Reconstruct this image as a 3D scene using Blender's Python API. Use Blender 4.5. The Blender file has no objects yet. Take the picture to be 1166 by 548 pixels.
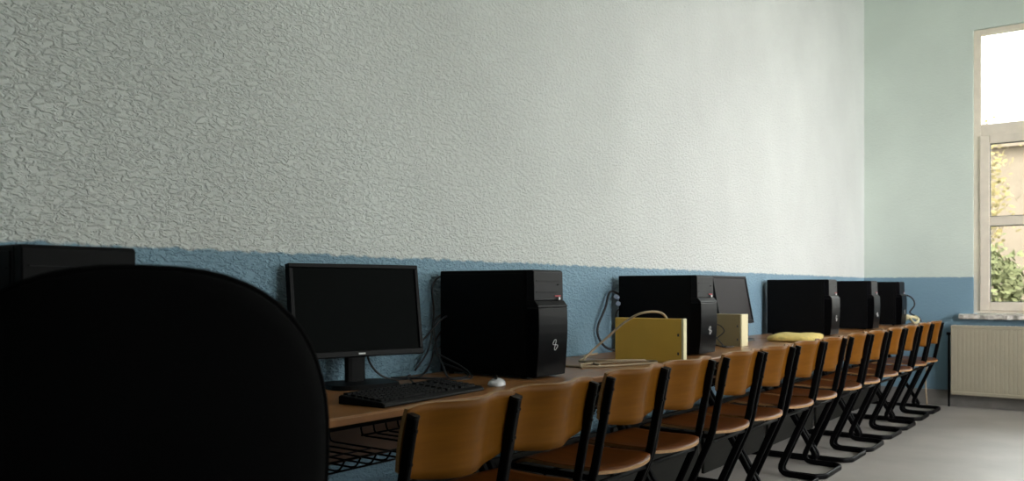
import bpy, bmesh, math, random
from mathutils import Vector, Matrix
random.seed(7)
D = bpy.data
C = bpy.context.scene.collection
PI = math.pi
scn = bpy.context.scene

# ------------------------------------------------------------------ camera
CAM_H = 1.07
YAW = 36.6
cam = D.cameras.new('camera')
cam.sensor_width = 36
cam.lens = 36 * 965 / 1166
cam.shift_y = 56 / 1166
cam.clip_start = 0.02
cam.dof.use_dof = True; cam.dof.focus_distance = 3.2; cam.dof.aperture_fstop = 4.5
co = D.objects.new('camera', cam); C.objects.link(co)
co.location = (0, 0, CAM_H)
co.rotation_euler = (PI / 2, 0, math.radians(YAW))
scn.camera = co

# ------------------------------------------------------------------ light, world, exposure
scn.view_settings.view_transform = 'Standard'
scn.view_settings.look = 'None'
scn.view_settings.gamma = 1
scn.view_settings.use_curve_mapping = False
scn.view_settings.exposure = 1.53
w = D.worlds.new('sky'); scn.world = w; w.use_nodes = True
nt = w.node_tree
bg = nt.nodes['Background']
tc = nt.nodes.new('ShaderNodeTexCoord'); sx = nt.nodes.new('ShaderNodeSeparateXYZ')
rp = nt.nodes.new('ShaderNodeValToRGB')
nt.links.new(tc.outputs['Generated'], sx.inputs[0]); nt.links.new(sx.outputs['Z'], rp.inputs[0])
rp.color_ramp.elements[0].position = 0.0; rp.color_ramp.elements[0].color = (0.97, 0.95, 0.94, 1)
rp.color_ramp.elements[1].position = 0.6; rp.color_ramp.elements[1].color = (0.95, 0.97, 1.0, 1)
nt.links.new(rp.outputs[0], bg.inputs[0])
# sky glow added to light the far corner, low right, slightly behind camera
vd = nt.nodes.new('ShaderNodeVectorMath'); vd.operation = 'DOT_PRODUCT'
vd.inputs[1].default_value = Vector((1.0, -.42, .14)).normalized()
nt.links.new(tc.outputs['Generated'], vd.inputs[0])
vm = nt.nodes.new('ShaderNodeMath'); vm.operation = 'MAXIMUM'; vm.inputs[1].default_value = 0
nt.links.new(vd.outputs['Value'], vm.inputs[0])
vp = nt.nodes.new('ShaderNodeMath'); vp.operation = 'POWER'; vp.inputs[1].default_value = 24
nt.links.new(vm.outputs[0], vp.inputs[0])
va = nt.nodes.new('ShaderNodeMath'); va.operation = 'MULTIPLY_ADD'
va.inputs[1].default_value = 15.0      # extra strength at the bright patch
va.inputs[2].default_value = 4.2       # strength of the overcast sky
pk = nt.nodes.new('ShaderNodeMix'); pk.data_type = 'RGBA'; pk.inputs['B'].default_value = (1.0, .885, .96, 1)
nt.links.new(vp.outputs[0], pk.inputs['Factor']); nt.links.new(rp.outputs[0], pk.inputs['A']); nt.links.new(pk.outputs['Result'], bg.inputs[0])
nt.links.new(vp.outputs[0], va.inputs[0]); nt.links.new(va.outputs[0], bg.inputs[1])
sun = D.lights.new('sun', 'SUN'); so = D.objects.new('sun', sun); C.objects.link(so)
sun.energy = 1.2; sun.angle = math.radians(2); sun.color = (1.0, 0.9, 0.78)
so.rotation_euler = (math.radians(52), 0, math.radians(18))     # shines towards +Y and down, onto the trees outside
scn.cycles.use_denoising = True
scn.cycles.max_bounces = 10
scn.cycles.diffuse_bounces = 6
scn.cycles.sample_clamp_indirect = 8

WX, BY, RX, FY, CZ = -2.17, 8.68, 4.0, -2.6, 4.0     # wall planes and ceiling
WINS_BACK = [(-1.228, 0.55), (1.35, 3.1)]               # x ranges, back wall
WINS_RIGHT = [(6.4, 8.1), (4.2, 5.9), (2.0, 3.7)]      # y ranges, right wall
WZ0, WZ1 = 0.855, 3.43

def portal(name, loc, rot, sx_, sy_):
    l = D.lights.new(name, 'AREA'); l.shape = 'RECTANGLE'; l.size = sx_; l.size_y = sy_
    l.cycles.is_portal = True
    o = D.objects.new(name, l); C.objects.link(o); o.location = loc; o.rotation_euler = rot
for a, b in WINS_BACK:
    portal('window_portal', ((a + b) / 2, BY + 0.27, (WZ0 + WZ1) / 2), (-PI / 2, 0, 0), b - a, WZ1 - WZ0)
for a, b in WINS_RIGHT:
    portal('window_portal', (RX + 0.27, (a + b) / 2, (WZ0 + WZ1) / 2), (PI / 2, 0, PI / 2), b - a, WZ1 - WZ0)

# ------------------------------------------------------------------ materials
def mat(name, col, rough=0.6, metal=0.0, noise=None, bump=None, spec=None, coat=0.0):
    """noise=(scale, amount, stretch xyz)  bump=(scale, strength, distance)"""
    m = D.materials.new(name); m.use_nodes = True
    n = m.node_tree.nodes; l = m.node_tree.links; p = n['Principled BSDF']
    p.inputs['Base Color'].default_value = (*col, 1); p.inputs['Roughness'].default_value = rough
    p.inputs['Metallic'].default_value = metal
    if spec is not None: p.inputs['Specular IOR Level'].default_value = spec
    p.inputs['Coat Weight'].default_value = coat
    t = n.new('ShaderNodeTexCoord')
    if noise:
        s, amt, st = noise
        mp = n.new('ShaderNodeMapping'); mp.inputs['Scale'].default_value = st
        l.new(t.outputs['Object'], mp.inputs[0])
        nz = n.new('ShaderNodeTexNoise'); nz.inputs['Scale'].default_value = s; nz.inputs['Detail'].default_value = 5
        l.new(mp.outputs[0], nz.inputs['Vector'])
        r = n.new('ShaderNodeValToRGB')
        r.color_ramp.elements[0].position = .3; r.color_ramp.elements[1].position = .7
        r.color_ramp.elements[0].color = (*[c * (1 - amt) for c in col], 1)
        r.color_ramp.elements[1].color = (*[min(1, c * (1 + amt)) for c in col], 1)
        l.new(nz.outputs['Fac'], r.inputs[0]); l.new(r.outputs[0], p.inputs['Base Color'])
    if bump:
        s, stn, dist = bump
        nz = n.new('ShaderNodeTexNoise'); nz.inputs['Scale'].default_value = s; nz.inputs['Detail'].default_value = 3
        l.new(t.outputs['Object'], nz.inputs['Vector'])
        b = n.new('ShaderNodeBump'); b.inputs['Strength'].default_value = stn; b.inputs['Distance'].default_value = dist
        l.new(nz.outputs['Fac'], b.inputs['Height']); l.new(b.outputs[0], p.inputs['Normal'])
    return m

def plaster(name, upper, lower, zline, bump_strength, scale):
    m = D.materials.new(name); m.use_nodes = True
    n = m.node_tree.nodes; l = m.node_tree.links; p = n['Principled BSDF']
    p.inputs['Roughness'].default_value = .62
    p.inputs['Specular IOR Level'].default_value = .4
    t = n.new('ShaderNodeTexCoord'); s = n.new('ShaderNodeSeparateXYZ'); l.new(t.outputs['Object'], s.inputs[0])
    # uneven hand-painted edge of the dado
    e = n.new('ShaderNodeTexNoise'); e.inputs['Scale'].default_value = 22; e.inputs['Detail'].default_value = 4
    l.new(t.outputs['Object'], e.inputs['Vector'])
    ma = n.new('ShaderNodeMath'); ma.operation = 'MULTIPLY_ADD'; ma.inputs[1].default_value = .03
    l.new(e.outputs['Fac'], ma.inputs[0]); l.new(s.outputs['Z'], ma.inputs[2])
    gt = n.new('ShaderNodeMapRange'); gt.inputs['From Min'].default_value = zline + .012
    gt.inputs['From Max'].default_value = zline + .020
    l.new(ma.outputs[0], gt.inputs['Value'])
    # faint blotches in the paint
    bl = n.new('ShaderNodeTexNoise'); bl.inputs['Scale'].default_value = 1.7; bl.inputs['Detail'].default_value = 6
    l.new(t.outputs['Object'], bl.inputs['Vector'])
    cu = n.new('ShaderNodeValToRGB'); cl = n.new('ShaderNodeValToRGB')
    for r, c in ((cu, upper), (cl, lower)):
        r.color_ramp.elements[0].position = .3; r.color_ramp.elements[1].position = .7
        r.color_ramp.elements[0].color = (*[k * .94 for k in c], 1); r.color_ramp.elements[1].color = (*[k * 1.05 for k in c], 1)
        l.new(bl.outputs['Fac'], r.inputs[0])
    mx = n.new('ShaderNodeMix'); mx.data_type = 'RGBA'
    l.new(gt.outputs[0], mx.inputs['Factor']); l.new(cl.outputs[0], mx.inputs['A']); l.new(cu.outputs[0], mx.inputs['B'])
    l.new(mx.outputs['Result'], p.inputs['Base Color'])
    # embossed plaster strokes
    mp = n.new('ShaderNodeMapping'); mp.inputs['Rotation'].default_value = (math.radians(35), 0, 0)
    mp.inputs['Scale'].default_value = (1, 1.0, 1.9)
    l.new(t.outputs['Object'], mp.inputs[0])
    nz = n.new('ShaderNodeTexNoise'); nz.inputs['Scale'].default_value = scale; nz.inputs['Detail'].default_value = 2.5
    nz.inputs['Distortion'].default_value = .7
    l.new(mp.outputs[0], nz.inputs['Vector'])
    rr = n.new('ShaderNodeValToRGB'); rr.color_ramp.elements[0].position = .42; rr.color_ramp.elements[1].position = .62
    l.new(nz.outputs['Fac'], rr.inputs[0])
    b = n.new('ShaderNodeBump'); b.inputs['Strength'].default_value = bump_strength; b.inputs['Distance'].default_value = .006
    l.new(rr.outputs[0], b.inputs['Height']); l.new(b.outputs[0], p.inputs['Normal'])
    return m

UP = (.62, .65, .62); LOW = (.185, .31, .395)
M_wall = plaster('mint plaster', UP, LOW, 1.185, .88, 48)
M_back = plaster('mint plaster smoother', (.62, .70, .635), LOW, 1.185, .15, 40)
M_floor = mat('floor vinyl', (.36, .335, .305), .5, noise=(2.5, .10, (1, 1, 1)), bump=(60, .05, .002))
M_ceil = mat('ceiling paint', (.72, .73, .70), .8, bump=(80, .1, .002))
M_skirt = mat('grey skirting', (.20, .19, .175), .5, noise=(9, .15, (1, 1, 1)))
M_pvc = mat('window plastic', (.78, .71, .59), .35, noise=(14, .05, (1, 1, 1)))
M_gasket = mat('window gasket', (.05, .05, .05), .6)
M_chip = mat('chipped plaster ledge', (.55, .52, .47), .85, noise=(30, .35, (1, 1, 1)), bump=(45, .8, .01))
M_rad = mat('radiator enamel', (.40, .365, .27), .4, noise=(5, .04, (1, 1, 1)))
M_ply = mat('varnished beech ply', (.135, .050, .0035), .45, noise=(5, .10, (1, 1, 11)), spec=.08)
M_plyedge = mat('ply edge', (.30, .16, .06), .5, noise=(60, .2, (1, 1, 6)))
M_seat = mat('varnished beech seat', (.115, .032, .003), .38, noise=(5, .2, (1, 9, 1)), spec=.25)
M_frame = mat('black enamelled steel', (.002, .002, .0023), .45, spec=.08, noise=(30, .1, (1, 1, 1)))
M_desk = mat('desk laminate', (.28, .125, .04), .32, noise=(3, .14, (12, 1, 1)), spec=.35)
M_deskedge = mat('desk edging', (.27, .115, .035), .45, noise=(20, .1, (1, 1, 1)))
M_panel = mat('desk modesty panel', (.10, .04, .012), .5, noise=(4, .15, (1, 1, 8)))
M_shade = mat('under-desk shade board', (.012, .012, .010), .6, spec=.15, noise=(6, .2, (1, 1, 6)))
M_case = mat('black painted steel case', (.0022, .0022, .0025), .6, spec=.1, bump=(300, .08, .001))
M_bezel = mat('black glossy plastic', (.002, .002, .0025), .30, spec=.06, bump=(150, .04, .001))
M_bezelgrey = mat('charcoal satin plastic', (.005, .0048, .006), .42, spec=.11, bump=(150, .04, .001))
M_logo = mat('silver print', (.6, .6, .6), .4, noise=(50, .05, (1, 1, 1)))
M_red = mat('red print', (.35, .02, .03), .5, noise=(50, .05, (1, 1, 1)))
M_screen = mat('switched-off screen', (.002, .003, .0028), .55, spec=.03, noise=(3, .1, (1, 1, 1)))
M_plastic = mat('black plastic', (.003, .003, .0034), .45, spec=.10, bump=(200, .05, .001))
M_key = mat('black keycaps', (.004, .004, .0045), .5, spec=.12, bump=(200, .05, .001))
M_cream = mat('yellowed cream steel', (.74, .46, .07), .5, noise=(6, .06, (1, 1, 1)), bump=(120, .04, .001))
M_creamlight = mat('pale cream plastic', (.66, .60, .36), .45, noise=(8, .05, (1, 1, 1)))
M_beige = mat('greyed beige steel', (.20, .16, .075), .5, noise=(6, .06, (1, 1, 1)), bump=(120, .04, .001))
M_pad = mat('yellow woven fabric', (.66, .52, .16), .9, noise=(40, .18, (1, 1, 1)), bump=(160, .3, .002))
M_cable = mat('black cable rubber', (.008, .009, .012), .5, noise=(20, .1, (1, 1, 1)))
M_bcable = mat('beige cable rubber', (.34, .26, .16), .55, noise=(20, .1, (1, 1, 1)))
M_plug = mat('pale blue connector', (.35, .42, .55), .5, noise=(20, .1, (1, 1, 1)))
M_mouse = mat('silver plastic', (.62, .62, .64), .25, noise=(10, .04, (1, 1, 1)), spec=.6)
M_office = mat('black upholstery', (.0012, .0012, .0014), .95, spec=.08, bump=(260, .25, .002))
M_officepl = mat('black nylon', (.003, .003, .003), .5, spec=.2, bump=(200, .05, .001))
M_chrome = mat('steel column', (.3, .3, .3), .3, metal=1.0, noise=(10, .1, (1, 1, 1)))
M_facade = mat('warm render facade', (.118, .094, .066), .85, noise=(2, .1, (1, 1, 1)), bump=(30, .2, .01))
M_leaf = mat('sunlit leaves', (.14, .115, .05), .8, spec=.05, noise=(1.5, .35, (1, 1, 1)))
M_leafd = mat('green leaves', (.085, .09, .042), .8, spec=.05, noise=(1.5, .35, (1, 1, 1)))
M_bark = mat('bark', (.12, .09, .06), .9, noise=(8, .3, (1, 1, 4)), bump=(20, .5, .02))
M_earth = mat('dry yard ground', (.12, .11, .08), .95, noise=(1.2, .2, (1, 1, 1)), bump=(10, .3, .02))
# clear glass: transparent with a weak mirror coat
M_glass = D.materials.new('window glass'); M_glass.use_nodes = True
n = M_glass.node_tree.nodes; l = M_glass.node_tree.links; n.clear()
o_ = n.new('ShaderNodeOutputMaterial'); t_ = n.new('ShaderNodeBsdfTransparent'); g_ = n.new('ShaderNodeBsdfGlossy')
g_.inputs['Roughness'].default_value = .03; t_.inputs[0].default_value = (.93, .95, .93, 1)
fr = n.new('ShaderNodeFresnel'); fr.inputs[0].default_value = 1.45
x_ = n.new('ShaderNodeMixShader'); l.new(fr.outputs[0], x_.inputs[0]); l.new(t_.outputs[0], x_.inputs[1]); l.new(g_.outputs[0], x_.inputs[2])
l.new(x_.outputs[0], o_.inputs[0])

# ------------------------------------------------------------------ helpers
def obj(name, bm, m, parent=None, smooth=False, bevel=0, seg=2, loc=None, rot=None):
    me = D.meshes.new(name)
    bmesh.ops.recalc_face_normals(bm, faces=bm.faces)
    bm.to_mesh(me); bm.free()
    for mm in (m if isinstance(m, (list, tuple)) else [m]): me.materials.append(mm)
    o = D.objects.new(name, me); C.objects.link(o)
    if parent: o.parent = parent
    if loc: o.location = loc
    if rot: o.rotation_euler = rot
    if smooth:
        for p in me.polygons: p.use_smooth = True
    if bevel:
        b = o.modifiers.new('bevel', 'BEVEL'); b.width = bevel; b.segments = seg; b.limit_method = 'ANGLE'
        b.angle_limit = math.radians(40)
    return o
def box(bm, x0, x1, y0, y1, z0, z1, mi=0):
    vs = [bm.verts.new((x, y, z)) for x in (x0, x1) for y in (y0, y1) for z in (z0, z1)]
    for f in ((0, 1, 3, 2), (4, 6, 7, 5), (0, 4, 5, 1), (2, 3, 7, 6), (0, 2, 6, 4), (1, 5, 7, 3)):
        fc = bm.faces.new([vs[i] for i in f]); fc.material_index = mi
    return bm
def nb(): return bmesh.new()
def fillet(pts, r, n=6):
    pts = [Vector(p) for p in pts]; out = [pts[0]]
    for i in range(1, len(pts) - 1):
        a, b, c = pts[i - 1], pts[i], pts[i + 1]
        u = (a - b); v = (c - b)
        rr = r[i] if isinstance(r, (list, tuple)) else r
        d = min(rr, u.length * .48, v.length * .48)
        p, q = b + u.normalized() * d, b + v.normalized() * d
        for k in range(n + 1):
            t = k / n
            out.append(p * (1 - t) ** 2 + b * 2 * t * (1 - t) + q * t * t)
    out.append(pts[-1]); return out
def sweep(bm, pts, a, b=None, ref=(0, 1, 0), n=10, power=1.0):
    """tube along pts; a = half size along ref, b = half size across"""
    b = b or a; pts = [Vector(p) for p in pts]
    R = Vector(ref); rings = []
    for i, p in enumerate(pts):
        t = (pts[min(i + 1, len(pts) - 1)] - pts[max(i - 1, 0)]).normalized()
        R = (R - t * R.dot(t))
        if R.length < 1e-5: R = t.orthogonal()
        R.normalize(); S = t.cross(R)
        ring = []
        for k in range(n):
            th = 2 * PI * (k + .5) / n
            c, s = math.cos(th), math.sin(th)
            c = math.copysign(abs(c) ** power, c); s = math.copysign(abs(s) ** power, s)
            ring.append(bm.verts.new(p + R * (a * c) + S * (b * s)))
        rings.append(ring)
    for i in range(len(rings) - 1):
        for k in range(n):
            bm.faces.new((rings[i][k], rings[i][(k + 1) % n], rings[i + 1][(k + 1) % n], rings[i + 1][k]))
    bm.faces.new(rings[0]); bm.faces.new(rings[-1][::-1])
    return bm
def catmull(pts, n=8):
    P = [Vector(p) for p in pts]; P = [P[0] * 2 - P[1]] + P + [P[-1] * 2 - P[-2]]; out = []
    for i in range(1, len(P) - 2):
        a, b, c, d = P[i - 1:i + 3]
        for k in range(n):
            t = k / n
            out.append(.5 * ((2 * b) + (c - a) * t + (2 * a - 5 * b + 4 * c - d) * t * t + (3 * b - a - 3 * c + d) * t ** 3))
    out.append(P[-2]); return out
def prism(bm, prof, y0, y1, mi=0):
    """closed x,z outline pushed along y"""
    A = [bm.verts.new((x, y0, z)) for x, z in prof]; B = [bm.verts.new((x, y1, z)) for x, z in prof]
    n = len(prof)
    for i in range(n): bm.faces.new((A[i], A[(i + 1) % n], B[(i + 1) % n], B[i])).material_index = mi
    bm.faces.new(A).material_index = mi; bm.faces.new(B[::-1]).material_index = mi
    return bm
def sheet(bm, fn, nu, nv, th):
    """solid sheet from fn(u,v)->(point, normal)"""
    F = []; Bk = []
    for i in range(nu + 1):
        r1 = []; r2 = []
        for j in range(nv + 1):
            p, nn = fn(i / nu, j / nv); p = Vector(p); nn = Vector(nn).normalized()
            r1.append(bm.verts.new(p + nn * th / 2)); r2.append(bm.verts.new(p - nn * th / 2))
        F.append(r1); Bk.append(r2)
    for i in range(nu):
        for j in range(nv):
            bm.faces.new((F[i][j], F[i + 1][j], F[i + 1][j + 1], F[i][j + 1])).smooth = True
            bm.faces.new((Bk[i][j], Bk[i][j + 1], Bk[i + 1][j + 1], Bk[i + 1][j])).smooth = True
    for i in range(nu):
        for j in (0, nv): bm.faces.new((F[i][j], F[i + 1][j], Bk[i + 1][j], Bk[i][j])).material_index = 1
    for j in range(nv):
        for i in (0, nu): bm.faces.new((F[i][j], F[i][j + 1], Bk[i][j + 1], Bk[i][j])).material_index = 1
    return bm
def tag(o, label, cat, group=None, kind=None):
    o['label'] = label; o['category'] = cat
    if group: o['group'] = group
    if kind: o['kind'] = kind
    return o
def thing(name, label, cat, loc, rz=0, group=None):
    o = D.objects.new(name, None); C.objects.link(o); o.empty_display_size = .05
    o.location = loc; o.rotation_euler = (0, 0, rz)
    return tag(o, label, cat, group)
def dup(root, loc, rz, label, group=None):
    r = root.copy(); C.objects.link(r); r.location = loc; r.rotation_euler = (0, 0, rz); r['label'] = label
    if group: r['group'] = group
    for ch in list(root.children):
        c = ch.copy(); C.objects.link(c); c.parent = r
        for g in list(ch.children):
            d = g.copy(); C.objects.link(d); d.parent = c
    return r
def struct(name, bm, m, parent=None, **k):
    o = obj(name, bm, m, parent, **k)
    if not parent: o['kind'] = 'structure'
    return o

# ------------------------------------------------------------------ room shell
T = .26
struct('floor', box(nb(), WX - T, RX + T, FY - T, BY + T, -.12, 0), M_floor)
struct('ceiling', box(nb(), WX - T, RX + T, FY - T, BY + T, CZ, CZ + .15), M_ceil)
struct('wall_left', box(nb(), WX - T, WX, FY, BY, 0, CZ), M_wall)
struct('wall_front', box(nb(), WX - T, RX + T, FY - T, FY, 0, CZ), M_back)
def wall_with_openings(name, spans, a0, a1, horizontal, m):
    bm = nb(); cur = a0
    def B(a, b, z0, z1):
        if horizontal: box(bm, a, b, BY, BY + T, z0, z1)
        else: box(bm, RX, RX + T, a, b, z0, z1)
    for s, e in sorted(spans):
        B(cur, s, 0, CZ); B(s, e, 0, WZ0 - .05); B(s, e, WZ1, CZ); cur = e
    B(cur, a1, 0, CZ)
    return struct(name, bm, m)
wall_with_openings('wall_back', WINS_BACK, WX - T, RX + T, True, M_back)
wall_with_openings('wall_right', WINS_RIGHT, FY, BY, False, M_back)
struct('baseboard_back', box(nb(), -2.15, RX, BY - .018, BY, 0, .145), M_skirt, bevel=.004)
struct('baseboard_left', box(nb(), WX, WX + .018, FY, BY, 0, .145), M_skirt, bevel=.004)

def make_window(idx, width, place, rz):
    """window in local x 0..width, room side is -y"""
    h = WZ1 - WZ0; fw = .062
    bm = nb()
    box(bm, 0, fw, 0, .07, 0, h); box(bm, width - fw, width, 0, .07, 0, h)
    box(bm, fw, width - fw, 0, .07, 0, .035); box(bm, fw, width - fw, 0, .07, h - .05, h)
    z1 = 1.66                                     # transom
    box(bm, fw, width - fw, 0, .07, z1 - .06, z1 + .055)
    box(bm, width / 2 - .035, width / 2 + .035, 0.002, .068, .035, z1 - .06)
    box(bm, width / 2 - .03, width / 2 + .03, 0.002, .068, z1 + .055, h - .05)
    root = struct('window_%d' % idx, bm, M_pvc, bevel=.006)
    root.location = place; root.rotation_euler = (0, 0, rz)
    for k, (xa, xb) in enumerate(((fw, width / 2 - .035), (width / 2 + .035, width - fw))):
        za, zb = .035, z1 - .06
        s = nb(); q = .068
        box(s, xa - .01, xa + q, -.014, .05, za - .01, zb + .01); box(s, xb - q, xb + .01, -.014, .05, za - .01, zb + .01)
        box(s, xa + q, xb - q, -.014, .05, za - .01, za + q); box(s, xa + q, xb - q, -.014, .05, zb - q, zb + .01)
        box(s, xa + q, xb - q, -.012, .05, .79, .872)
        so_ = obj('sash_frame', s, M_pvc, root, bevel=.006)
        g = nb()
        for (zz0, zz1) in ((za + q, .79), (.872, zb - q)):
            for bx_ in ((xa + q, xa + q + .006, zz0, zz1), (xb - q - .006, xb - q, zz0, zz1), (xa + q, xb - q, zz0, zz0 + .006), (xa + q, xb - q, zz1 - .006, zz1)):
                box(g, bx_[0], bx_[1], -.004, .03, bx_[2], bx_[3])
        obj('gasket', g, M_gasket, so_)
        obj('pane', box(nb(), xa + q, xb - q, .016, .022, za + q, .79), M_glass, so_)
        obj('pane', box(nb(), xa + q, xb - q, .016, .022, .872, zb - q), M_glass, so_)
        obj('pane', box(nb(), xa, xb, .030, .036, z1 + .055, h - .05), M_glass, root)
        hx = xb - q / 2 if k == 0 else xa + q / 2
        hd = box(nb(), hx - .013, hx + .013, -.026, -.014, .80, .87); box(hd, hx - .009, hx + .009, -.05, -.026, .83, .85)
        box(hd, hx - .009, hx + .009, -.062, -.046, .72, .85)
        obj('window_handle', hd, M_pvc, so_, bevel=.004)
    return root
make_window(1, WINS_BACK[0][1] - WINS_BACK[0][0], (WINS_BACK[0][0], BY + .03, WZ0), 0)
make_window(2, WINS_BACK[1][1] - WINS_BACK[1][0], (WINS_BACK[1][0], BY + .03, WZ0), 0)
for i, (a, b) in enumerate(WINS_RIGHT):
    make_window(3 + i, b - a, (RX + .03, b, WZ0), -PI / 2)
# chipped plaster ledges below the windows
def ledge(idx, x0, x1):
    bm = nb(); N = 46; rows = []
    rnd = random.Random(idx)
    for i in range(N + 1):
        x = x0 + (x1 - x0) * i / N; d = .075 + rnd.uniform(-.007, .007); t = rnd.uniform(-.004, .004)
        rows.append([bm.verts.new(c) for c in ((x, BY + .03, WZ0 - .002), (x, BY - d, WZ0 - .012 + t), (x, BY - d - .004, WZ0 - .048 + t), (x, BY, WZ0 - .055), (x, BY + .03, WZ0 - .05))])
    for i in range(N):
        for k in range(5): bm.faces.new((rows[i][k], rows[i][(k + 1) % 5], rows[i + 1][(k + 1) % 5], rows[i + 1][k]))
    bm.faces.new(rows[0]); bm.faces.new(rows[-1][::-1])
    struct('trim_%d' % idx, bm, M_chip)
ledge(1, -1.335, .64); ledge(2, 1.26, 3.2)

# ------------------------------------------------------------------ radiator under the first window
def radiator(x0, x1, label):
    rt = thing('radiator', label, 'radiator', ((x0 + x1) / 2, BY - .11, .117))
    L = (x1 - x0) / 2; H = .63
    bm = nb()
    # front panel with vertical flutes
    prof = []; N = int((x1 - x0) / .0333)
    vs0 = []; 
    pts = [(-L, .0)]
    for i in range(N):
        a = -L + (x1 - x0) * i / N; st = (x1 - x0) / N
        pts += [(a + st * .30, 0.0), (a + st * .40, .0007), (a + st * .60, .0007), (a + st * .70, 0.0)]
    pts += [(L, 0.0), (L, .016), (-L, .016)]
    A = [bm.verts.new((x, y, .03)) for x, y in pts]; B = [bm.verts.new((x, y, H - .03)) for x, y in pts]
    n_ = len(pts)
    for i in range(n_): bm.faces.new((A[i], A[(i + 1) % n_], B[(i + 1) % n_], B[i]))
    bm.faces.new(A); bm.faces.new(B[::-1])
    obj('front_panel', bm, M_rad, rt)
    bm = nb(); box(bm, -L, L, .0, .016, 0, .03); box(bm, -L, L, 0, .016, H - .03, H)
    obj('edge_rail', bm, M_rad, rt, bevel=.005)
    obj('side_cover', box(nb(), -L - .004, -L, .002, .088, .005, H - .005), M_rad, rt, bevel=.0015)
    obj('side_cover', box(nb(), L, L + .004, .002, .088, .005, H - .005), M_rad, rt, bevel=.0015)
    g = nb()
    for k in range(40):
        x = -L + .02 + k * (2 * L - .05) / 39; box(g, x, x + .012, .02, .084, H - .006, H)
    box(g, -L, L, .016, .022, H - .008, H - .001); box(g, -L, L, .082, .088, H - .008, H - .001)
    obj('top_grille', g, M_rad, rt)
    obj('rear_panel', box(nb(), -L, L, .072, .088, 0, H - .01), M_rad, rt, bevel=.004)
    for sx_ in (-L + .2, L - .2): obj('bracket', box(nb(), sx_ - .015, sx_ + .015, .088, .11, .1, H - .1), M_rad, rt)
    v = nb(); sweep(v, fillet([(-L - .004, .05, .55), (-L - .026, .05, .55), (-L - .026, .05, -.117)], .015), .009)
    sweep(v, [(-L - .045, .05, .55), (-L - .015, .05, .55)], .016)
    obj('pipe_valve', v, M_plastic, rt, smooth=True)
    return rt
radiator(-1.39, .35, 'cream panel radiator under the tall window beside the row of chairs')

# ------------------------------------------------------------------ school desks
DZ = .755; DF, DB = -1.58, -2.16
ZC = (DF + DB) / 2
def make_desk():
    L = .995; hw = (DF - DB) / 2
    t = thing('school_desk', '', 'desk', (ZC, 0, 0), 0, 'two-seat school desks in a row along the wall')
    bm = nb(); box(bm, -hw, hw, 0, L, DZ - .022, DZ)
    top = obj('tabletop', bm, M_desk, t, bevel=.006, seg=3)
    obj('edge_band', box(nb(), hw - .0005, hw + .0022, .004, L - .004, DZ - .0205, DZ - .004), M_deskedge, top)
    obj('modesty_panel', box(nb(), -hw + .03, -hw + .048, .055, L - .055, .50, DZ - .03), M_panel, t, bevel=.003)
    for s in (.018, L - .018):
        f = nb()
        sweep(f, fillet([(hw - .05, s, DZ - .035), (-hw + .13, s, DZ - .035), (hw - .03, s, .018), (-hw + .03, s, .018)], .05), .0125, .016, power=.6)
        obj('leg_frame', f, M_frame, t, smooth=False)
    f = nb(); box(f, -.090, -.072, .032, L - .032, .05, .435)  # dark board added to stand in for the shade under the desk
    obj('shade_panel', f, M_shade, t, bevel=.003)
    f = nb(); box(f, hw - .10, hw - .08, .05, L - .05, DZ - .05, DZ - .023); box(f, -hw + .06, -hw + .08, .05, L - .05, DZ - .05, DZ - .023)
    obj('top_rail', f, M_frame, t, bevel=.003)
    for yc in (.26, .735):
        b = nb(); r = .003; y0, y1 = yc - .17, yc + .17; xf, xb = hw - .08, -hw + .12; zt, zb = DZ - .05, DZ - .16
        for yy in [y0 + (y1 - y0) * k / 6 for k in range(7)]:
            sweep(b, fillet([(xf, yy, zt if k_in(yy, y0, y1) else zb + .03), (xf - .02, yy, zb), (xb, yy, zb), (xb - .01, yy, zt)], .02, 3), r, n=6)
        for (xx, zz) in ((xf - .02, zb), (xb, zb), ((xf + xb) / 2, zb), (xf - .008, zb + .03), (xb - .008, zt)):
            sweep(b, [(xx, y0, zz), (xx, y1, zz)], r, ref=(1, 0, 0), n=6)
        obj('wire_basket', b, M_frame, t, smooth=True)
    return t
def k_in(y, a, b): return abs(y - a) < 1e-6 or abs(y - b) < 1e-6
desk_y = [-.645, .355, 1.36, 2.362, 3.364, 4.366, 5.370, 6.380, 7.395]
desk_lab = ['wood-topped school desk behind the black office chair, empty of computers',
            'wood-topped school desk under the computer tower beside the black office chair',
            'wood-topped school desk holding the widescreen monitor, keyboard and silver mouse',
            'wood-topped school desk carrying the tower with the silver looped mark, beige cable on top',
            'wood-topped school desk behind the yellowed cream box and second glossy tower',
            'wood-topped school desk with the tilted grey monitor and the greyish beige box',
            'wood-topped school desk carrying the third glossy tower beyond the tilted monitor',
            'wood-topped school desk under the last but one computer tower',
            'wood-topped school desk at the radiator end, carrying the last tower']
desk0 = make_desk()
for i, y in enumerate(desk_y):
    if i == 0: desk0.location = (ZC, y, 0); desk0['label'] = desk_lab[0]
    else: dup(desk0, (ZC, y, 0), 0, desk_lab[i])

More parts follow.
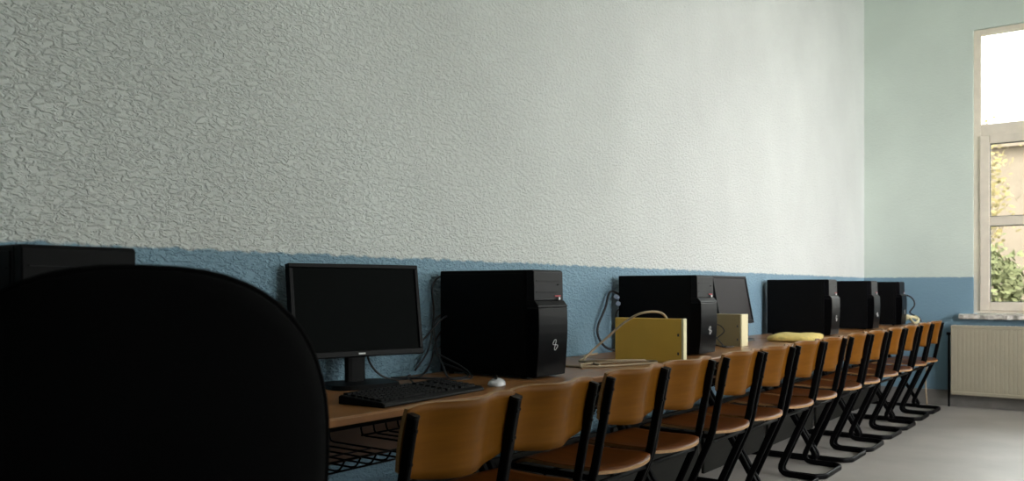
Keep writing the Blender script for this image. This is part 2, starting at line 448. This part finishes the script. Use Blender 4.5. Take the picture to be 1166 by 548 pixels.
# ------------------------------------------------------------------ school chairs (local: bar top above origin, sitter faces -x)
def make_chair():
    t = thing('school_chair', '', 'chair', (0, 0, 0), 0, 'plywood school chairs pushed up to the desks')
    yb = .203; zt = .775; ln = .20
    def lean(z): return -ln * (zt - z) if z > .44 else -ln * (zt - .44) - .45 * (.44 - z)
    xf = lean(.016)
    pts = [(0, -yb, zt), (lean(.44), -yb, .44), (xf, -yb, .016), (-.055, -yb, .016), (-.012, -yb + .05, .016),
           (-.012, yb - .05, .016), (-.055, yb, .016), (xf, yb, .016), (lean(.44), yb, .44), (0, yb, zt)]
    f = nb(); sweep(f, fillet(pts, [0, .05, .075, .02, .02, .02, .02, .075, .05, 0], 6), .0095, .0155, ref=(0, 1, 0), n=12, power=.62)
    fr_ = obj('frame', f, M_frame, t)
    for s in (-1, 1):
        c = nb(); sweep(c, [(-.0008, s * yb, zt - .004), (.0012, s * yb, zt + .004)], .0105, .0165, n=12, power=.62)
        obj('end_cap', c, M_officepl, fr_)
    # seat carrier: a loop from one upright forward and back to the other
    s = nb(); zc = .432
    sweep(s, fillet([(lean(zc) - .01, -yb + .006, zc), (-.41, -yb + .006, zc + .004), (-.44, -yb + .05, zc + .002), (-.44, yb - .05, zc + .002), (-.41, yb - .006, zc + .004), (lean(zc) - .01, yb - .006, zc)], .03), .009, .011, power=.7)
    obj('seat_carrier', s, M_frame, t)
    s = nb(); sweep(s, [(lean(.41) - .0, -yb, .405), (lean(.41), yb, .405)], .009, ref=(1, 0, 0))
    obj('stretcher', s, M_frame, t)
    s = nb(); sweep(s, [(-.27, -yb + .01, .425), (-.27, yb - .01, .425)], .008, ref=(1, 0, 0))
    obj('stretcher', s, M_frame, t)
    # backrest: bulges rearwards between the uprights
    def bk(u, v):
        y = (u - .5) * 2 * .214; k = abs(y) / .214
        q = min(1, max(0, (k - .06) / .60)); bul = 1 - q * q * (3 - 2 * q)
        top = .802 - .010 * k ** 6 - .006 * (1 - k); bot = .600 + .028 * k ** 2.2 + .012 * k ** 10
        z = bot + (top - bot) * v
        x = -.022 - ln * (zt - z) + .038 * bul + .006 * (v - .5) ** 2 * 4
        db = -6 * q * (1 - q) / .60 / .214 * .038 * (1 if y > 0 else -1)
        return (x, y, z), (1, -db, -ln)
    b = nb(); sheet(b, bk, 28, 8, .011)
    bo = obj('backrest', b, [M_ply, M_plyedge], t)
    for s_ in (-1, 1):
        for zz in (.66, .74):
            rv = nb(); sweep(rv, [(lean(zz) - .030, s_ * yb, zz), (lean(zz) + .018, s_ * yb, zz)], .005, ref=(0, 1, 0), n=8)
            obj('rivet', rv, M_frame, bo)
    def st(u, v):
        k = (u - .5) * 2; y = k * .190 * (1 - .10 * max(0, v - .8) * 5 * .3)
        rear = lean(.455) + .055 - .045 * abs(k) ** 2.4
        front = -.455 + .03 * abs(k) ** 4
        x = rear + (front - rear) * v
        z = .458 - .010 * math.sin(PI * min(1, v * 1.25)) * (1 - .5 * k * k) - .035 * max(0, (v - .78) / .22) ** 2 - .010 * max(0, (.14 - v) / .14) ** 2 + .004 * k * k
        return (x, y, z), (0, 0, 1)
    b = nb(); sheet(b, st, 18, 20, .012)
    obj('seat', b, [M_seat, M_plyedge], t)
    return t
chair_right = [1.865, 2.305, 2.868, 3.312, 3.875, 4.315, 4.825, 5.262, 5.83, 6.268, 6.84, 7.31, 7.90, 8.355]
chair_x = [-1.365, -1.385, -1.415, -1.425, -1.425, -1.42, -1.425, -1.42, -1.425, -1.415, -1.425, -1.42, -1.43, -1.425]
ordn = ['first', 'second', 'third', 'fourth', 'fifth', 'sixth', 'seventh', 'eighth', 'ninth', 'tenth', 'eleventh', 'twelfth', 'thirteenth', 'fourteenth']
extra = ['before the keyboard', 'before the marked tower', 'before the beige cable loops', 'before the yellowed case',
         'before the beige case', 'nearest the tilted monitor', 'just before the yellow pad', 'behind it the yellow pad', 'by the third glossy tower', 'half hidden by neighbours',
         'before the fifth tower', 'just past the fifth tower', 'before the last tower', 'nearest the radiator']
chair0 = make_chair(); rc = random.Random(3)
for i, (yr, x) in enumerate(zip(chair_right, chair_x)):
    lab = 'plywood school chair, %s in the row from the office chair, %s' % (ordn[i], extra[i])
    rz = [.01, -.008, .012, -.01, .0, .006, -.008, .01, .0, .012, -.01, .0, .008, -.006][i]
    y = yr - .2125
    if i == 0:
        chair0.location = (x, y, 0); chair0.rotation_euler = (0, 0, rz); chair0['label'] = lab
    else: dup(chair0, (x, y, 0), rz, lab)

# ------------------------------------------------------------------ computer towers (local: front plane near x=0, side panel towards -y)
def make_tower(sw=1.0, sh=1.0, M_bezelgrey=M_bezelgrey):
    Wd, H, Dp = .19 * sw, .385 * sh, .43
    t = thing('computer_tower', '', 'computer', (0, 0, 0), 0, 'black computer towers on the desks')
    b = nb(); box(b, -Dp, -.035, 0, Wd, .008, H)
    body = obj('case', b, M_case, t, bevel=.004)
    p = nb(); box(p, -Dp + .012, -.05, -.0022, 0, .02, H - .012)
    sp = obj('side_panel', p, M_case, t, bevel=.0015)
    r = nb(); box(r, -Dp + .02, -Dp + .03, -.0032, -.0022, .16, .24); box(r, -.12, -.06, -.0034, -.0022, .34 * sh, .344 * sh)
    obj('panel_grip', r, M_case, sp)
    z1 = .252 * sh
    up = [(-.035, z1 + .024), (-.035, H), (-.012, H), (-.004, H - .006), (-.002, z1 + .024)]
    obj('upper_bezel', prism(nb(), up, 0, Wd), M_bezelgrey, t, bevel=.003)
    # sloping ledge, then the bowed glossy lower door
    led = [(-.035, z1), (-.035, z1 + .024), (.000, z1 + .024), (.016, z1 + .006), (.016, z1)]
    obj('ledge', prism(nb(), led, -.001, Wd + .001), M_bezelgrey, t, bevel=.002)
    lo = [(-.035, .008)]
    for k in range(9):
        a = k / 8; lo.append((.004 + .014 * math.sin(a * PI * .62 + .15), .008 + (z1 - .008) * a))
    lo.append((-.035, z1))
    low = obj('lower_bezel', prism(nb(), lo, 0, Wd), M_bezel, t, bevel=.003)
    d = nb()
    for zz in (.305, .345): box(d, -.003, .0002, .012, Wd - .02, zz * sh, zz * sh + .002)
    box(d, -.003, .0012, Wd - .040, Wd - .028, .331 * sh, .335 * sh)
    obj('drive_bay', d, M_bezel, t)
    bt = nb(); sweep(bt, [(.004, Wd - .034, .283 * sh), (-.0015, Wd - .034, .283 * sh)][::-1], .006, n=14, ref=(0, 1, 0))
    obj('power_button', bt, M_logo, t)
    rd = nb(); box(rd, -.001, .0012, Wd - .06, Wd - .022, .268 * sh + .022, .268 * sh + .027)
    obj('red_mark', rd, M_red, t)
    # looped silver mark: an upright figure of two unequal loops drawn as one line
    ln_ = []
    for k in range(41):
        a = 2 * PI * k / 40
        yy = .018 * math.sin(a) * (1 if math.cos(a) >= 0 else .85); zz = .012 * math.sin(2 * a)
        # figure eight tipped upwards
        c, s = math.cos(1.05), math.sin(1.05)
        Y, Z = (yy * c - zz * s), (yy * s + zz * c)
        zc = .118 * sh + Z
        aa = (zc - .008) / (z1 - .008)
        ln_.append((.004 + .014 * math.sin(aa * PI * .62 + .15) + .001, Wd * .56 - Y, zc))
    lg = nb(); sweep(lg, ln_, .0014, ref=(1, 0, 0), n=6)
    obj('emblem', lg, M_logo, low)
    for (xx, yy) in ((-.06, .02), (-.06, Wd - .02), (-Dp + .04, .02), (-Dp + .04, Wd - .02)):
        fb = nb(); sweep(fb, [(xx, yy, 0), (xx, yy, .010)], .010, ref=(1, 0, 0), n=12); obj('foot', fb, M_plastic, t)
    rp_ = nb(); box(rp_, -Dp - .002, -Dp, .03, Wd - .03, .22 * sh, .32 * sh)
    for k in range(6): box(rp_, -Dp - .005, -Dp, .03, .09, .05 + k * .022, .062 + k * .022)
    obj('rear_ports', rp_, M_frame, t)
    return t
TF = -1.695
tw = [(TF, 2.415, .02, 'black computer tower beyond the silver mouse, silver looped mark on its door'),
      (TF, 3.765, .0, 'black computer tower behind the yellowed cream box'),
      (TF, 5.885, .0, 'black computer tower beyond the tilted monitor, yellow pad before it'),
      (TF, 7.01, .0, 'black computer tower, last but one before the radiator wall'),
      (TF, 7.975, .0, 'black computer tower, last on the desks, at the radiator end')]
tower0 = make_tower()
for i, (x, y, rz, lab) in enumerate(tw):
    if i == 0: tower0.location = (x, y, DZ); tower0.rotation_euler = (0, 0, rz); tower0['label'] = lab
    else: dup(tower0, (x, y, DZ), rz, lab)
t1 = make_tower(1.2, 1.045, M_case); t1.location = (-1.70, .735, DZ)
t1['label'] = 'black wide computer tower on the desk behind the black office chair'

# ------------------------------------------------------------------ monitors (local: screen faces +x, origin under the stand)
def make_monitor(label, wd, ht, zb, tilt, smat):
    t = thing('computer_monitor', label, 'monitor', (0, 0, 0), 0, 'flat monitors on the desks')
    # rows of the frame in the tilted plane
    hs = nb(); hw = wd / 2
    def P(d, y, h): return (math.cos(tilt) * d - math.sin(tilt) * h, y, zb + math.cos(tilt) * h + math.sin(tilt) * d)
    def tb(bm, d0, d1, y0, y1, h0, h1):
        vs = [bm.verts.new(P(d, y, h)) for d in (d0, d1) for y in (y0, y1) for h in (h0, h1)]
        for f in ((0, 1, 3, 2), (4, 6, 7, 5), (0, 4, 5, 1), (2, 3, 7, 6), (0, 2, 6, 4), (1, 5, 7, 3)): bm.faces.new([vs[i] for i in f])
    bz = .014
    tb(hs, -.022, .006, -hw, hw, 0, bz + .006); tb(hs, -.022, .006, -hw, hw, ht - bz, ht)
    tb(hs, -.022, .006, -hw, -hw + bz, bz + .006, ht - bz); tb(hs, -.022, .006, hw - bz, hw, bz + .006, ht - bz)
    tb(hs, -.022, -.002, -hw + bz, hw - bz, bz + .006, ht - bz)
    h = obj('housing', hs, M_plastic, t, bevel=.0025)
    bk = nb(); tb(bk, -.05, -.02, -hw * .62, hw * .62, ht * .15, ht * .8)
    obj('rear_bulge', bk, M_plastic, t, bevel=.012, seg=3)
    sc = nb(); tb(sc, -.003, .001, -hw + bz - .001, hw - bz + .001, bz + .005, ht - bz + .001)
    obj('screen', sc, smat, t)
    bd = nb(); tb(bd, .006, .0068, -.012, .012, .007, .012); obj('badge', bd, M_logo, h)
    bd = nb(); tb(bd, .006, .0075, hw - .05, hw - .042, .007, .011); obj('power_light', bd, M_bezelgrey, h)
    nk = nb(); sweep(nk, fillet([(-.045, 0, .012), (-.045, 0, zb + ht * .2), (-.04, 0, zb + ht * .42)], .02), .035, .012, ref=(0, 1, 0), n=12, power=.6)
    obj('stand_neck', nk, M_plastic, t)
    bs = nb(); N = 28; A = []; B = []
    for k in range(N):
        a = 2 * PI * k / N; c, s = math.cos(a), math.sin(a)
        c2 = math.copysign(abs(c) ** .55, c); s2 = math.copysign(abs(s) ** .55, s)
        A.append(bs.verts.new((.095 * c2 - .01, .125 * s2, 0))); B.append(bs.verts.new((.088 * c2 - .01, .118 * s2, .014)))
    for k in range(N): bs.faces.new((A[k], A[(k + 1) % N], B[(k + 1) % N], B[k]))
    bs.faces.new(A[::-1]); bs.faces.new(B)
    obj('stand_base', bs, M_plastic, t)
    return t
m1 = make_monitor('black widescreen monitor switched off, behind the keyboard', .47, .303, .098, math.radians(8), M_screen)
m1.location = (-2.03, 1.915, DZ); m1.rotation_euler = (0, 0, math.radians(-15))
M_screen2 = mat('switched-off matt screen', (.012, .009, .010), .5, spec=.11, noise=(3, .1, (1, 1, 1)))
m2 = make_monitor('black monitor tilted back with greyish screen, behind the greyish beige box', .47, .30, .105, math.radians(11), M_screen2)
m2.location = (-1.99, 5.00, DZ); m2.rotation_euler = (0, 0, math.radians(-3))

# ------------------------------------------------------------------ keyboard and mouse
kb = thing('computer_keyboard', 'black full-size keyboard lying before the widescreen monitor', 'keyboard', (-1.712, 1.83, DZ), math.radians(5))
b = nb()
prof = [(-.082, 0), (-.082, .022), (-.074, .026), (.074, .014), (.084, .008), (.084, 0)]
prism(b, prof, -.238, .238)
obj('keyboard_body', b, M_plastic, kb, bevel=.003)
def krow(name, y0, y1):
    k_ = nb()
    for r_ in range(6):
        x = -.066 + r_ * .0225 + (-.005 if r_ == 0 else 0)
        zt_ = .0265 - (x + .074) * .081
        y = y0
        while y < y1 - .012:
            wk = .0165
            if r_ == 5 and abs(y - (y0 + .095)) < .012 and name == 'letter_keys': wk = .10
            wk = min(wk, y1 - y)
            box(k_, x, x + .0175, y, y + wk, zt_ - .003, zt_ + .005); y += wk + .0025
    obj(name, k_, M_key, kb, bevel=.001, seg=1)
krow('letter_keys', -.230, .062); krow('navigation_keys', .072, .132); krow('number_keys', .142, .225)
bt = nb(); box(bt, -.0785, -.0745, .15, .21, .0245, .0262); obj('status_lights', bt, M_logo, kb)

ms = thing('computer_mouse', 'small silver mouse lying beside the keyboard, before the marked tower', 'mouse', (-1.70, 2.205, DZ), math.radians(25))
b = nb(); rings = []
for i in range(13):
    u = i / 12; x = (u - .5) * .102
    wv = .029 * math.sqrt(max(0.02, 1 - (2 * u - 1) ** 2)) ** .7; hv = .024 * math.sqrt(max(.03, 1 - (2 * u - 1.05) ** 2)) ** .9
    ring = []
    for k in range(17):
        a = PI * k / 16; ring.append(b.verts.new((x, -math.cos(a) * wv, math.sin(a) ** .8 * hv + .001)))
    rings.append(ring)
for i in range(12):
    for k in range(16): b.faces.new((rings[i][k], rings[i][k + 1], rings[i + 1][k + 1], rings[i + 1][k]))
    b.faces.new((rings[i][0], rings[i + 1][0], rings[i + 1][16], rings[i][16]))
b.faces.new(rings[0]); b.faces.new(rings[-1])
obj('mouse_shell', b, M_mouse, ms, smooth=True)
b = nb(); sweep(b, [(.022, -.004, .030), (.022, .004, .030)], .008, ref=(1, 0, 0), n=14); obj('scroll_wheel', b, M_bezelgrey, ms)
b = nb(); sweep(b, catmull([(-.049, 0, .008), (-.07, .0, .006), (-.10, .01, .004)]), .0017, n=6); obj('mouse_cable', b, M_cable, ms)
ms.rotation_euler = (0, 0, math.radians(-60))

# ------------------------------------------------------------------ cream boxes standing on edge
def make_crate(label, L, th, H, m, fm, loc, rz=0):
    t = thing('equipment_case', label, 'case', loc, rz)
    obj('shell', box(nb(), -L, -.012, 0, th, 0, H), m, t, bevel=.003)
    fc = obj('face_plate', box(nb(), -.012, 0, -.001, th + .001, 0, H + .001), fm, t, bevel=.003)
    s = nb()
    for zz in (.18, .60): box(s, -.030, -.022, -.0008, .0005, H * zz, H * zz + .012)
    obj('latch_slot', s, M_gasket, t)
    return t
make_crate('yellowed cream metal case standing on edge before the second tower', .335, .030, .190, M_cream, M_creamlight, (-1.565, 3.335, DZ))
make_crate('greyish beige metal case standing on edge before the tilted monitor', .335, .09, .178, M_beige, M_creamlight, (-1.765, 4.50, DZ))

# ------------------------------------------------------------------ yellow pad lying on the desk
pd = nb(); N = 40; rows = []
Lx, Ly = .145, .26
for (sc_, z) in ((.90, 0.0), (.985, .006), (1.0, .016), (.985, .026), (.90, .034), (.6, .040), (.25, .042)):
    ring = []
    for k in range(N):
        a = 2 * PI * k / N; c, s = math.cos(a), math.sin(a)
        e = .42
        ring.append(pd.verts.new((Lx * sc_ * math.copysign(abs(c) ** e, c), Ly * sc_ * math.copysign(abs(s) ** e, s), z + (.003 * math.sin(3 * a) if z > .01 else 0))))
    rows.append(ring)
for i in range(len(rows) - 1):
    for k in range(N): pd.faces.new((rows[i][k], rows[i][(k + 1) % N], rows[i + 1][(k + 1) % N], rows[i + 1][k])).smooth = True
pd.faces.new(rows[0][::-1]); pd.faces.new(rows[-1])
o = obj('seat_pad', pd, M_pad, loc=(-1.735, 5.31, DZ), rot=(0, 0, math.radians(8)))
tag(o, 'flat yellow fabric pad lying on the desk before the third glossy tower', 'cushion')

# ------------------------------------------------------------------ cables
def cable(label, pts, r=.0035, m=None, name='cable', n=8):
    b = nb(); sweep(b, catmull(pts, n), r, n=8)
    o = obj(name, b, m or M_cable, smooth=True)
    return tag(o, label, 'cable')
z0 = DZ + .005
cable('black cable hanging under the widescreen monitor to the desk', [(-2.10, 2.00, .90), (-2.11, 2.03, .82), (-2.09, 2.09, .765), (-2.05, 2.20, z0), (-2.08, 2.30, .80), (-2.14, 2.40, .88), (-2.145, 2.46, .93)], .0036)
cable('black cable looping between the widescreen monitor and the marked tower', [(-2.09, 2.06, .90), (-2.10, 2.24, .87), (-2.06, 2.33, .955), (-2.10, 2.42, .97), (-2.145, 2.50, .95)], .0036)
cable('black cable lying in a coil before the gap beside the marked tower', [(-2.145, 2.48, .99), (-2.13, 2.38, .95), (-2.06, 2.31, .86), (-2.0, 2.28, .80), (-1.93, 2.24, z0), (-1.90, 2.32, z0), (-1.98, 2.36, .79), (-2.09, 2.34, .84), (-2.14, 2.42, .85), (-2.145, 2.48, .88)], .0036)
cable('black cable climbing the wall beside the back edge of the marked tower', [(-2.155, 2.30, z0 + .01), (-2.15, 2.37, .85), (-2.152, 2.40, .98), (-2.15, 2.39, 1.08), (-2.145, 2.44, 1.12), (-2.14, 2.50, 1.06)], .0036)
cable('short black cable crossing the desk back behind the keyboard', [(-2.12, 2.14, z0), (-2.0, 2.20, z0), (-1.92, 2.31, z0), (-1.99, 2.375, .775), (-2.10, 2.385, .80), (-2.145, 2.47, .82)], .0036)
cable('black cable from the keyboard running back over the desk', [(-1.80, 1.90, DZ + .015), (-1.86, 1.92, z0), (-1.93, 2.05, z0), (-2.03, 2.14, z0), (-2.10, 2.20, z0), (-2.14, 2.26, z0)], .0028)
cable('thick black cable looping beside the second tower down the blue wall', [(-2.145, 3.86, 1.03), (-2.15, 3.73, 1.06), (-2.14, 3.66, .98), (-2.15, 3.60, .87), (-2.14, 3.65, .79), (-2.10, 3.72, z0)], .006)
cable('thin black cable hanging inside the loop beside the second tower', [(-2.14, 3.85, .98), (-2.13, 3.76, .96), (-2.11, 3.72, .90), (-2.08, 3.76, .85), (-2.07, 3.84, .83)], .0035)
b = nb(); sweep(b, [(-2.125, 3.74, 1.035), (-2.135, 3.80, 1.025)], .011, n=10); sweep(b, [(-2.12, 3.75, 1.0), (-2.13, 3.80, .995)], .011, n=10)
tag(obj('cable_connector', b, M_plug), 'pale blue connectors at the top of the thick looped cable', 'connector')
cable('beige cable arching over the yellowed cream case onto the desk', [(-1.62, 3.42, .80), (-1.66, 3.41, .90), (-1.70, 3.40, .965), (-1.76, 3.335, .968), (-1.83, 3.31, .93), (-1.90, 3.27, .86), (-1.95, 3.20, .79), (-1.93, 3.12, z0), (-1.84, 3.06, z0), (-1.78, 3.00, z0)], .0052, M_bcable)
cable('beige cable lying in long flat loops before the yellowed cream case', [(-2.04, 2.95, z0), (-1.90, 2.90, z0), (-1.78, 2.92, z0), (-1.70, 3.10, z0), (-1.66, 3.26, z0), (-1.72, 3.32, z0), (-1.80, 3.18, z0), (-1.86, 3.00, z0), (-1.78, 2.86, z0)], .0048, M_bcable)
cable('beige cable running back from the flat loops towards the wall', [(-1.70, 3.24, z0 + .01), (-1.80, 3.10, z0 + .012), (-1.95, 3.12, z0), (-2.03, 3.28, z0), (-2.10, 3.40, z0), (-2.12, 3.55, z0)], .0042, M_bcable)
cable('black tangled cable on the beige case side', [(-1.86, 4.47, z0), (-1.90, 4.47, .80), (-1.95, 4.48, .85), (-1.90, 4.485, .875), (-1.86, 4.48, .84), (-1.90, 4.47, .80), (-1.94, 4.46, .775), (-1.88, 4.44, z0), (-1.82, 4.42, z0)], .0030)
cable('black cable lying curled before the beige case', [(-2.0, 4.46, .86), (-1.97, 4.46, .80), (-1.90, 4.45, .768), (-1.85, 4.40, z0), (-1.80, 4.36, z0), (-1.78, 4.42, z0)], .0030)
cable('black cable behind the tilted monitor at the wall', [(-2.13, 5.25, .93), (-2.14, 5.33, 1.0), (-2.14, 5.45, .98), (-2.12, 5.50, .86), (-2.10, 5.46, z0)], .0034)
cable('black cable looping up beside the last tower on the desk end', [(-1.95, 8.21, .90), (-1.80, 8.26, .99), (-1.72, 8.30, 1.02), (-1.665, 8.325, .99), (-1.65, 8.335, .93), (-1.685, 8.32, .87), (-1.67, 8.34, .845), (-1.62, 8.36, .82), (-1.60, 8.37, z0 + .02)], .007)
cable('beige cable heaped on the desk end beyond the last tower', [(-1.78, 8.19, z0 + .01), (-1.74, 8.24, .80), (-1.70, 8.30, .835), (-1.66, 8.24, .80), (-1.62, 8.22, z0 + .01), (-1.61, 8.30, .80), (-1.66, 8.355, .83), (-1.72, 8.33, .80), (-1.76, 8.26, .82), (-1.70, 8.21, .83), (-1.64, 8.27, .82), (-1.615, 8.33, .79)], .012, M_creamlight)
cable('cream cable hanging off the desk end down past the chair nearest the radiator', [(-1.70, 8.33, z0 + .004), (-1.60, 8.37, DZ + .010), (-1.565, 8.397, DZ + .002), (-1.555, 8.40, .62), (-1.56, 8.405, .42), (-1.57, 8.40, .2), (-1.56, 8.41, .02)], .006, M_bcable)

# ------------------------------------------------------------------ office chair close to the camera
oc = thing('office_chair', 'black upholstered swivel office chair with broad rounded back, seen from behind', 'chair', (-1.231, .687, 0), math.radians(-26))
# local: back surface towards +x (camera side), sitter faces -x; backrest plane at x = +.17
HB, WB = .56, .268
def rim(a):
    c, s = math.cos(a), math.sin(a)
    e = .80
    return math.copysign(abs(c) ** e, c) * WB, math.copysign(abs(s) ** e, s) * HB / 2
bm = nb(); N = 56; prof = [(.0, -.035), (.55, -.034), (.86, -.026), (.97, -.012), (1.0, .004), (.98, .020), (.90, .031), (.60, .038), (.0, .040)]
zc = 1.098 - HB / 2
rows = []
for sc_, d in prof:
    ring = []
    for k in range(N):
        a = 2 * PI * k / N; y, z = rim(a); y *= sc_; z *= sc_
        x = .17 + d - .055 * (y / WB) ** 2 + .03 * (z / (HB / 2)) ** 1 * .6
        ring.append(bm.verts.new((x, y, zc + z)))
        if sc_ == 0: break
    rows.append(ring)
for i in range(len(rows) - 1):
    A, B = rows[i], rows[i + 1]
    for k in range(N):
        k2 = (k + 1) % N
        if len(A) == 1: bm.faces.new((A[0], B[k], B[k2]))
        elif len(B) == 1: bm.faces.new((A[k], A[k2], B[0]))
        else: bm.faces.new((A[k], A[k2], B[k2], B[k]))
bk = obj('backrest', bm, M_office, oc, smooth=True)
rm = nb(); pr = []
for k in range(N + 1):
    a = 2 * PI * k / N; y, z = rim(a); pr.append((.17 + .004 - .055 * (y / WB) ** 2 + .018 * (z / (HB / 2)), y * 1.003, zc + z * 1.003))
sweep(rm, pr, .005, ref=(1, 0, 0)); obj('piping', rm, M_office, bk, smooth=True)
b = nb(); sweep(b, fillet([(.20, 0, .80), (.245, 0, .60), (.22, 0, .40), (.0, 0, .385)], .08), .04, .012, n=12, power=.6); obj('back_support', b, M_officepl, oc)
b = nb(); rows = []
for sc_, z in ((.0, .40), (.9, .40), (.985, .415), (1.0, .44), (.98, .468), (.90, .482), (.5, .488), (.0, .486)):
    ring = []
    for k in range(44):
        a = 2 * PI * k / 44; c, s = math.cos(a), math.sin(a)
        ring.append(b.verts.new((-.06 + .235 * sc_ * math.copysign(abs(c) ** .6, c), .24 * sc_ * math.copysign(abs(s) ** .6, s), z)))
        if sc_ == 0: break
    rows.append(ring)
for i in range(len(rows) - 1):
    A, B = rows[i], rows[i + 1]
    for k in range(44):
        k2 = (k + 1) % 44
        if len(A) == 1: b.faces.new((A[0], B[k], B[k2]))
        elif len(B) == 1: b.faces.new((A[k], A[k2], B[0]))
        else: b.faces.new((A[k], A[k2], B[k2], B[k]))
obj('seat', b, M_office, oc, smooth=True)
b = nb(); box(b, -.10, .08, -.08, .08, .365, .40); obj('tilt_mechanism', b, M_officepl, oc, bevel=.01)
b = nb(); sweep(b, [(0, 0, .10), (0, 0, .26)], .026, ref=(1, 0, 0), n=16); sweep(b, [(0, 0, .26), (0, 0, .37)], .014, ref=(1, 0, 0), n=16)
obj('gas_column', b, M_chrome, oc, smooth=False)
b = nb(); sweep(b, [(0, 0, .07), (0, 0, .13)], .042, ref=(1, 0, 0), n=20); obj('hub', b, M_officepl, oc)
for k in range(5):
    a = 2 * PI * k / 5 + .3; c, s = math.cos(a), math.sin(a)
    b = nb(); sweep(b, [(c * .03, s * .03, .105), (c * .16, s * .16, .095), (c * .29, s * .29, .072)], .016, .020, ref=(-s, c, 0), n=10, power=.7)
    lg = obj('base_spoke', b, M_officepl, oc)
    b = nb()
    for q in (-.013, .013):
        px_, py_ = c * .285 - s * q, s * .285 + c * q
        sweep(b, [(px_ - s * -.007, py_ + c * -.007, .027), (px_ - s * .007, py_ + c * .007, .027)], .027, ref=(0, 0, 1), n=18)
    sweep(b, [(c * .285, s * .285, .03), (c * .285, s * .285, .075)], .008, ref=(1, 0, 0), n=10)
    obj('caster', b, M_officepl, lg)

# ------------------------------------------------------------------ outside the windows
gr = struct('ground', box(nb(), -60, 60, BY + T + .02, 90, -.9, -.7), M_earth); gr.name = 'yard_ground'
gr['label'] = 'dry yard ground outside the classroom windows'; gr['category'] = 'ground'
bd = thing('building', 'warm beige rendered building across the yard, seen through the window', 'building', (-9, 36, -.7))
b = nb(); box(b, -9, 9, 0, 8, 0, 7.0); wallb = obj('facade', b, M_facade, bd)
b = nb(); prism(b, [(-9.1, 7.0), (9.1, 7.0), (8.2, 7.5), (-8.2, 7.5)], -.4, 8.4); obj('roof', b, M_facade, bd)
for k in range(5):
    b = nb(); box(b, -7.8 + k * 3.4, -6.2 + k * 3.4, -.06, .02, 1.3, 3.2); obj('window', b, M_gasket, bd)
def tree(x, y, h, r, m, label, seed, low=.25):
    rd = random.Random(seed)
    t = thing('tree', label, 'tree', (x, y, -.7), rd.uniform(0, 6), 'trees outside the window')
    tr = nb(); sweep(tr, catmull([(0, 0, 0), (.06, .03, h * .25), (-.03, .05, h * .5), (.02, -.02, h * .78)]), .11, n=10)
    for k in range(5):
        a = rd.uniform(0, 6.28); zz = h * rd.uniform(.35, .6)
        sweep(tr, [(0, 0, zz), (math.cos(a) * r * .5, math.sin(a) * r * .5, zz + r * .5)], .04, n=6)
    obj('trunk', tr, M_bark, t, smooth=True)
    cr = nb()
    for k in range(6000):
        while True:
            p = Vector((rd.uniform(-1, 1), rd.uniform(-1, 1), rd.uniform(-1, 1)))
            if p.length < 1: break
        p = p.normalized() * p.length ** .45
        q = Vector((p.x * r, p.y * r, h * (low + (1 - low) * (p.z * .5 + .5))))
        q += Vector((rd.gauss(0, .12), rd.gauss(0, .12), rd.gauss(0, .12)))
        u = Vector((rd.gauss(0, 1), rd.gauss(0, 1), rd.gauss(0, 1))).normalized(); v = u.orthogonal().normalized()
        s = rd.uniform(.04, .085)
        cr.faces.new([cr.verts.new(q + u * s), cr.verts.new(q + v * s * .6), cr.verts.new(q - u * s), cr.verts.new(q - v * s * .6)])
    me = D.meshes.new('crown'); cr.to_mesh(me); cr.free(); me.materials.append(m)
    c_ = D.objects.new('crown', me); C.objects.link(c_); c_.parent = t
tree(-3.6, 19.5, 5.9, 1.45, M_leaf, 'yellow-green tree outside, close to the window edge', 1)
tree(-.4, 21.0, 4.6, 1.4, M_leaf, 'yellow-green tree outside, further along from the window edge', 2)
tree(-2.3, 15.2, 2.5, 1.0, M_leafd, 'low green bush in the yard before the yellow-green trees', 3, .05)
tree(2.9, 22, 5.0, 1.5, M_leafd, 'round green tree outside beyond the middle of the first window', 4)
tree(6.4, 21, 5.2, 1.6, M_leaf, 'yellow-green tree outside the second window', 5)
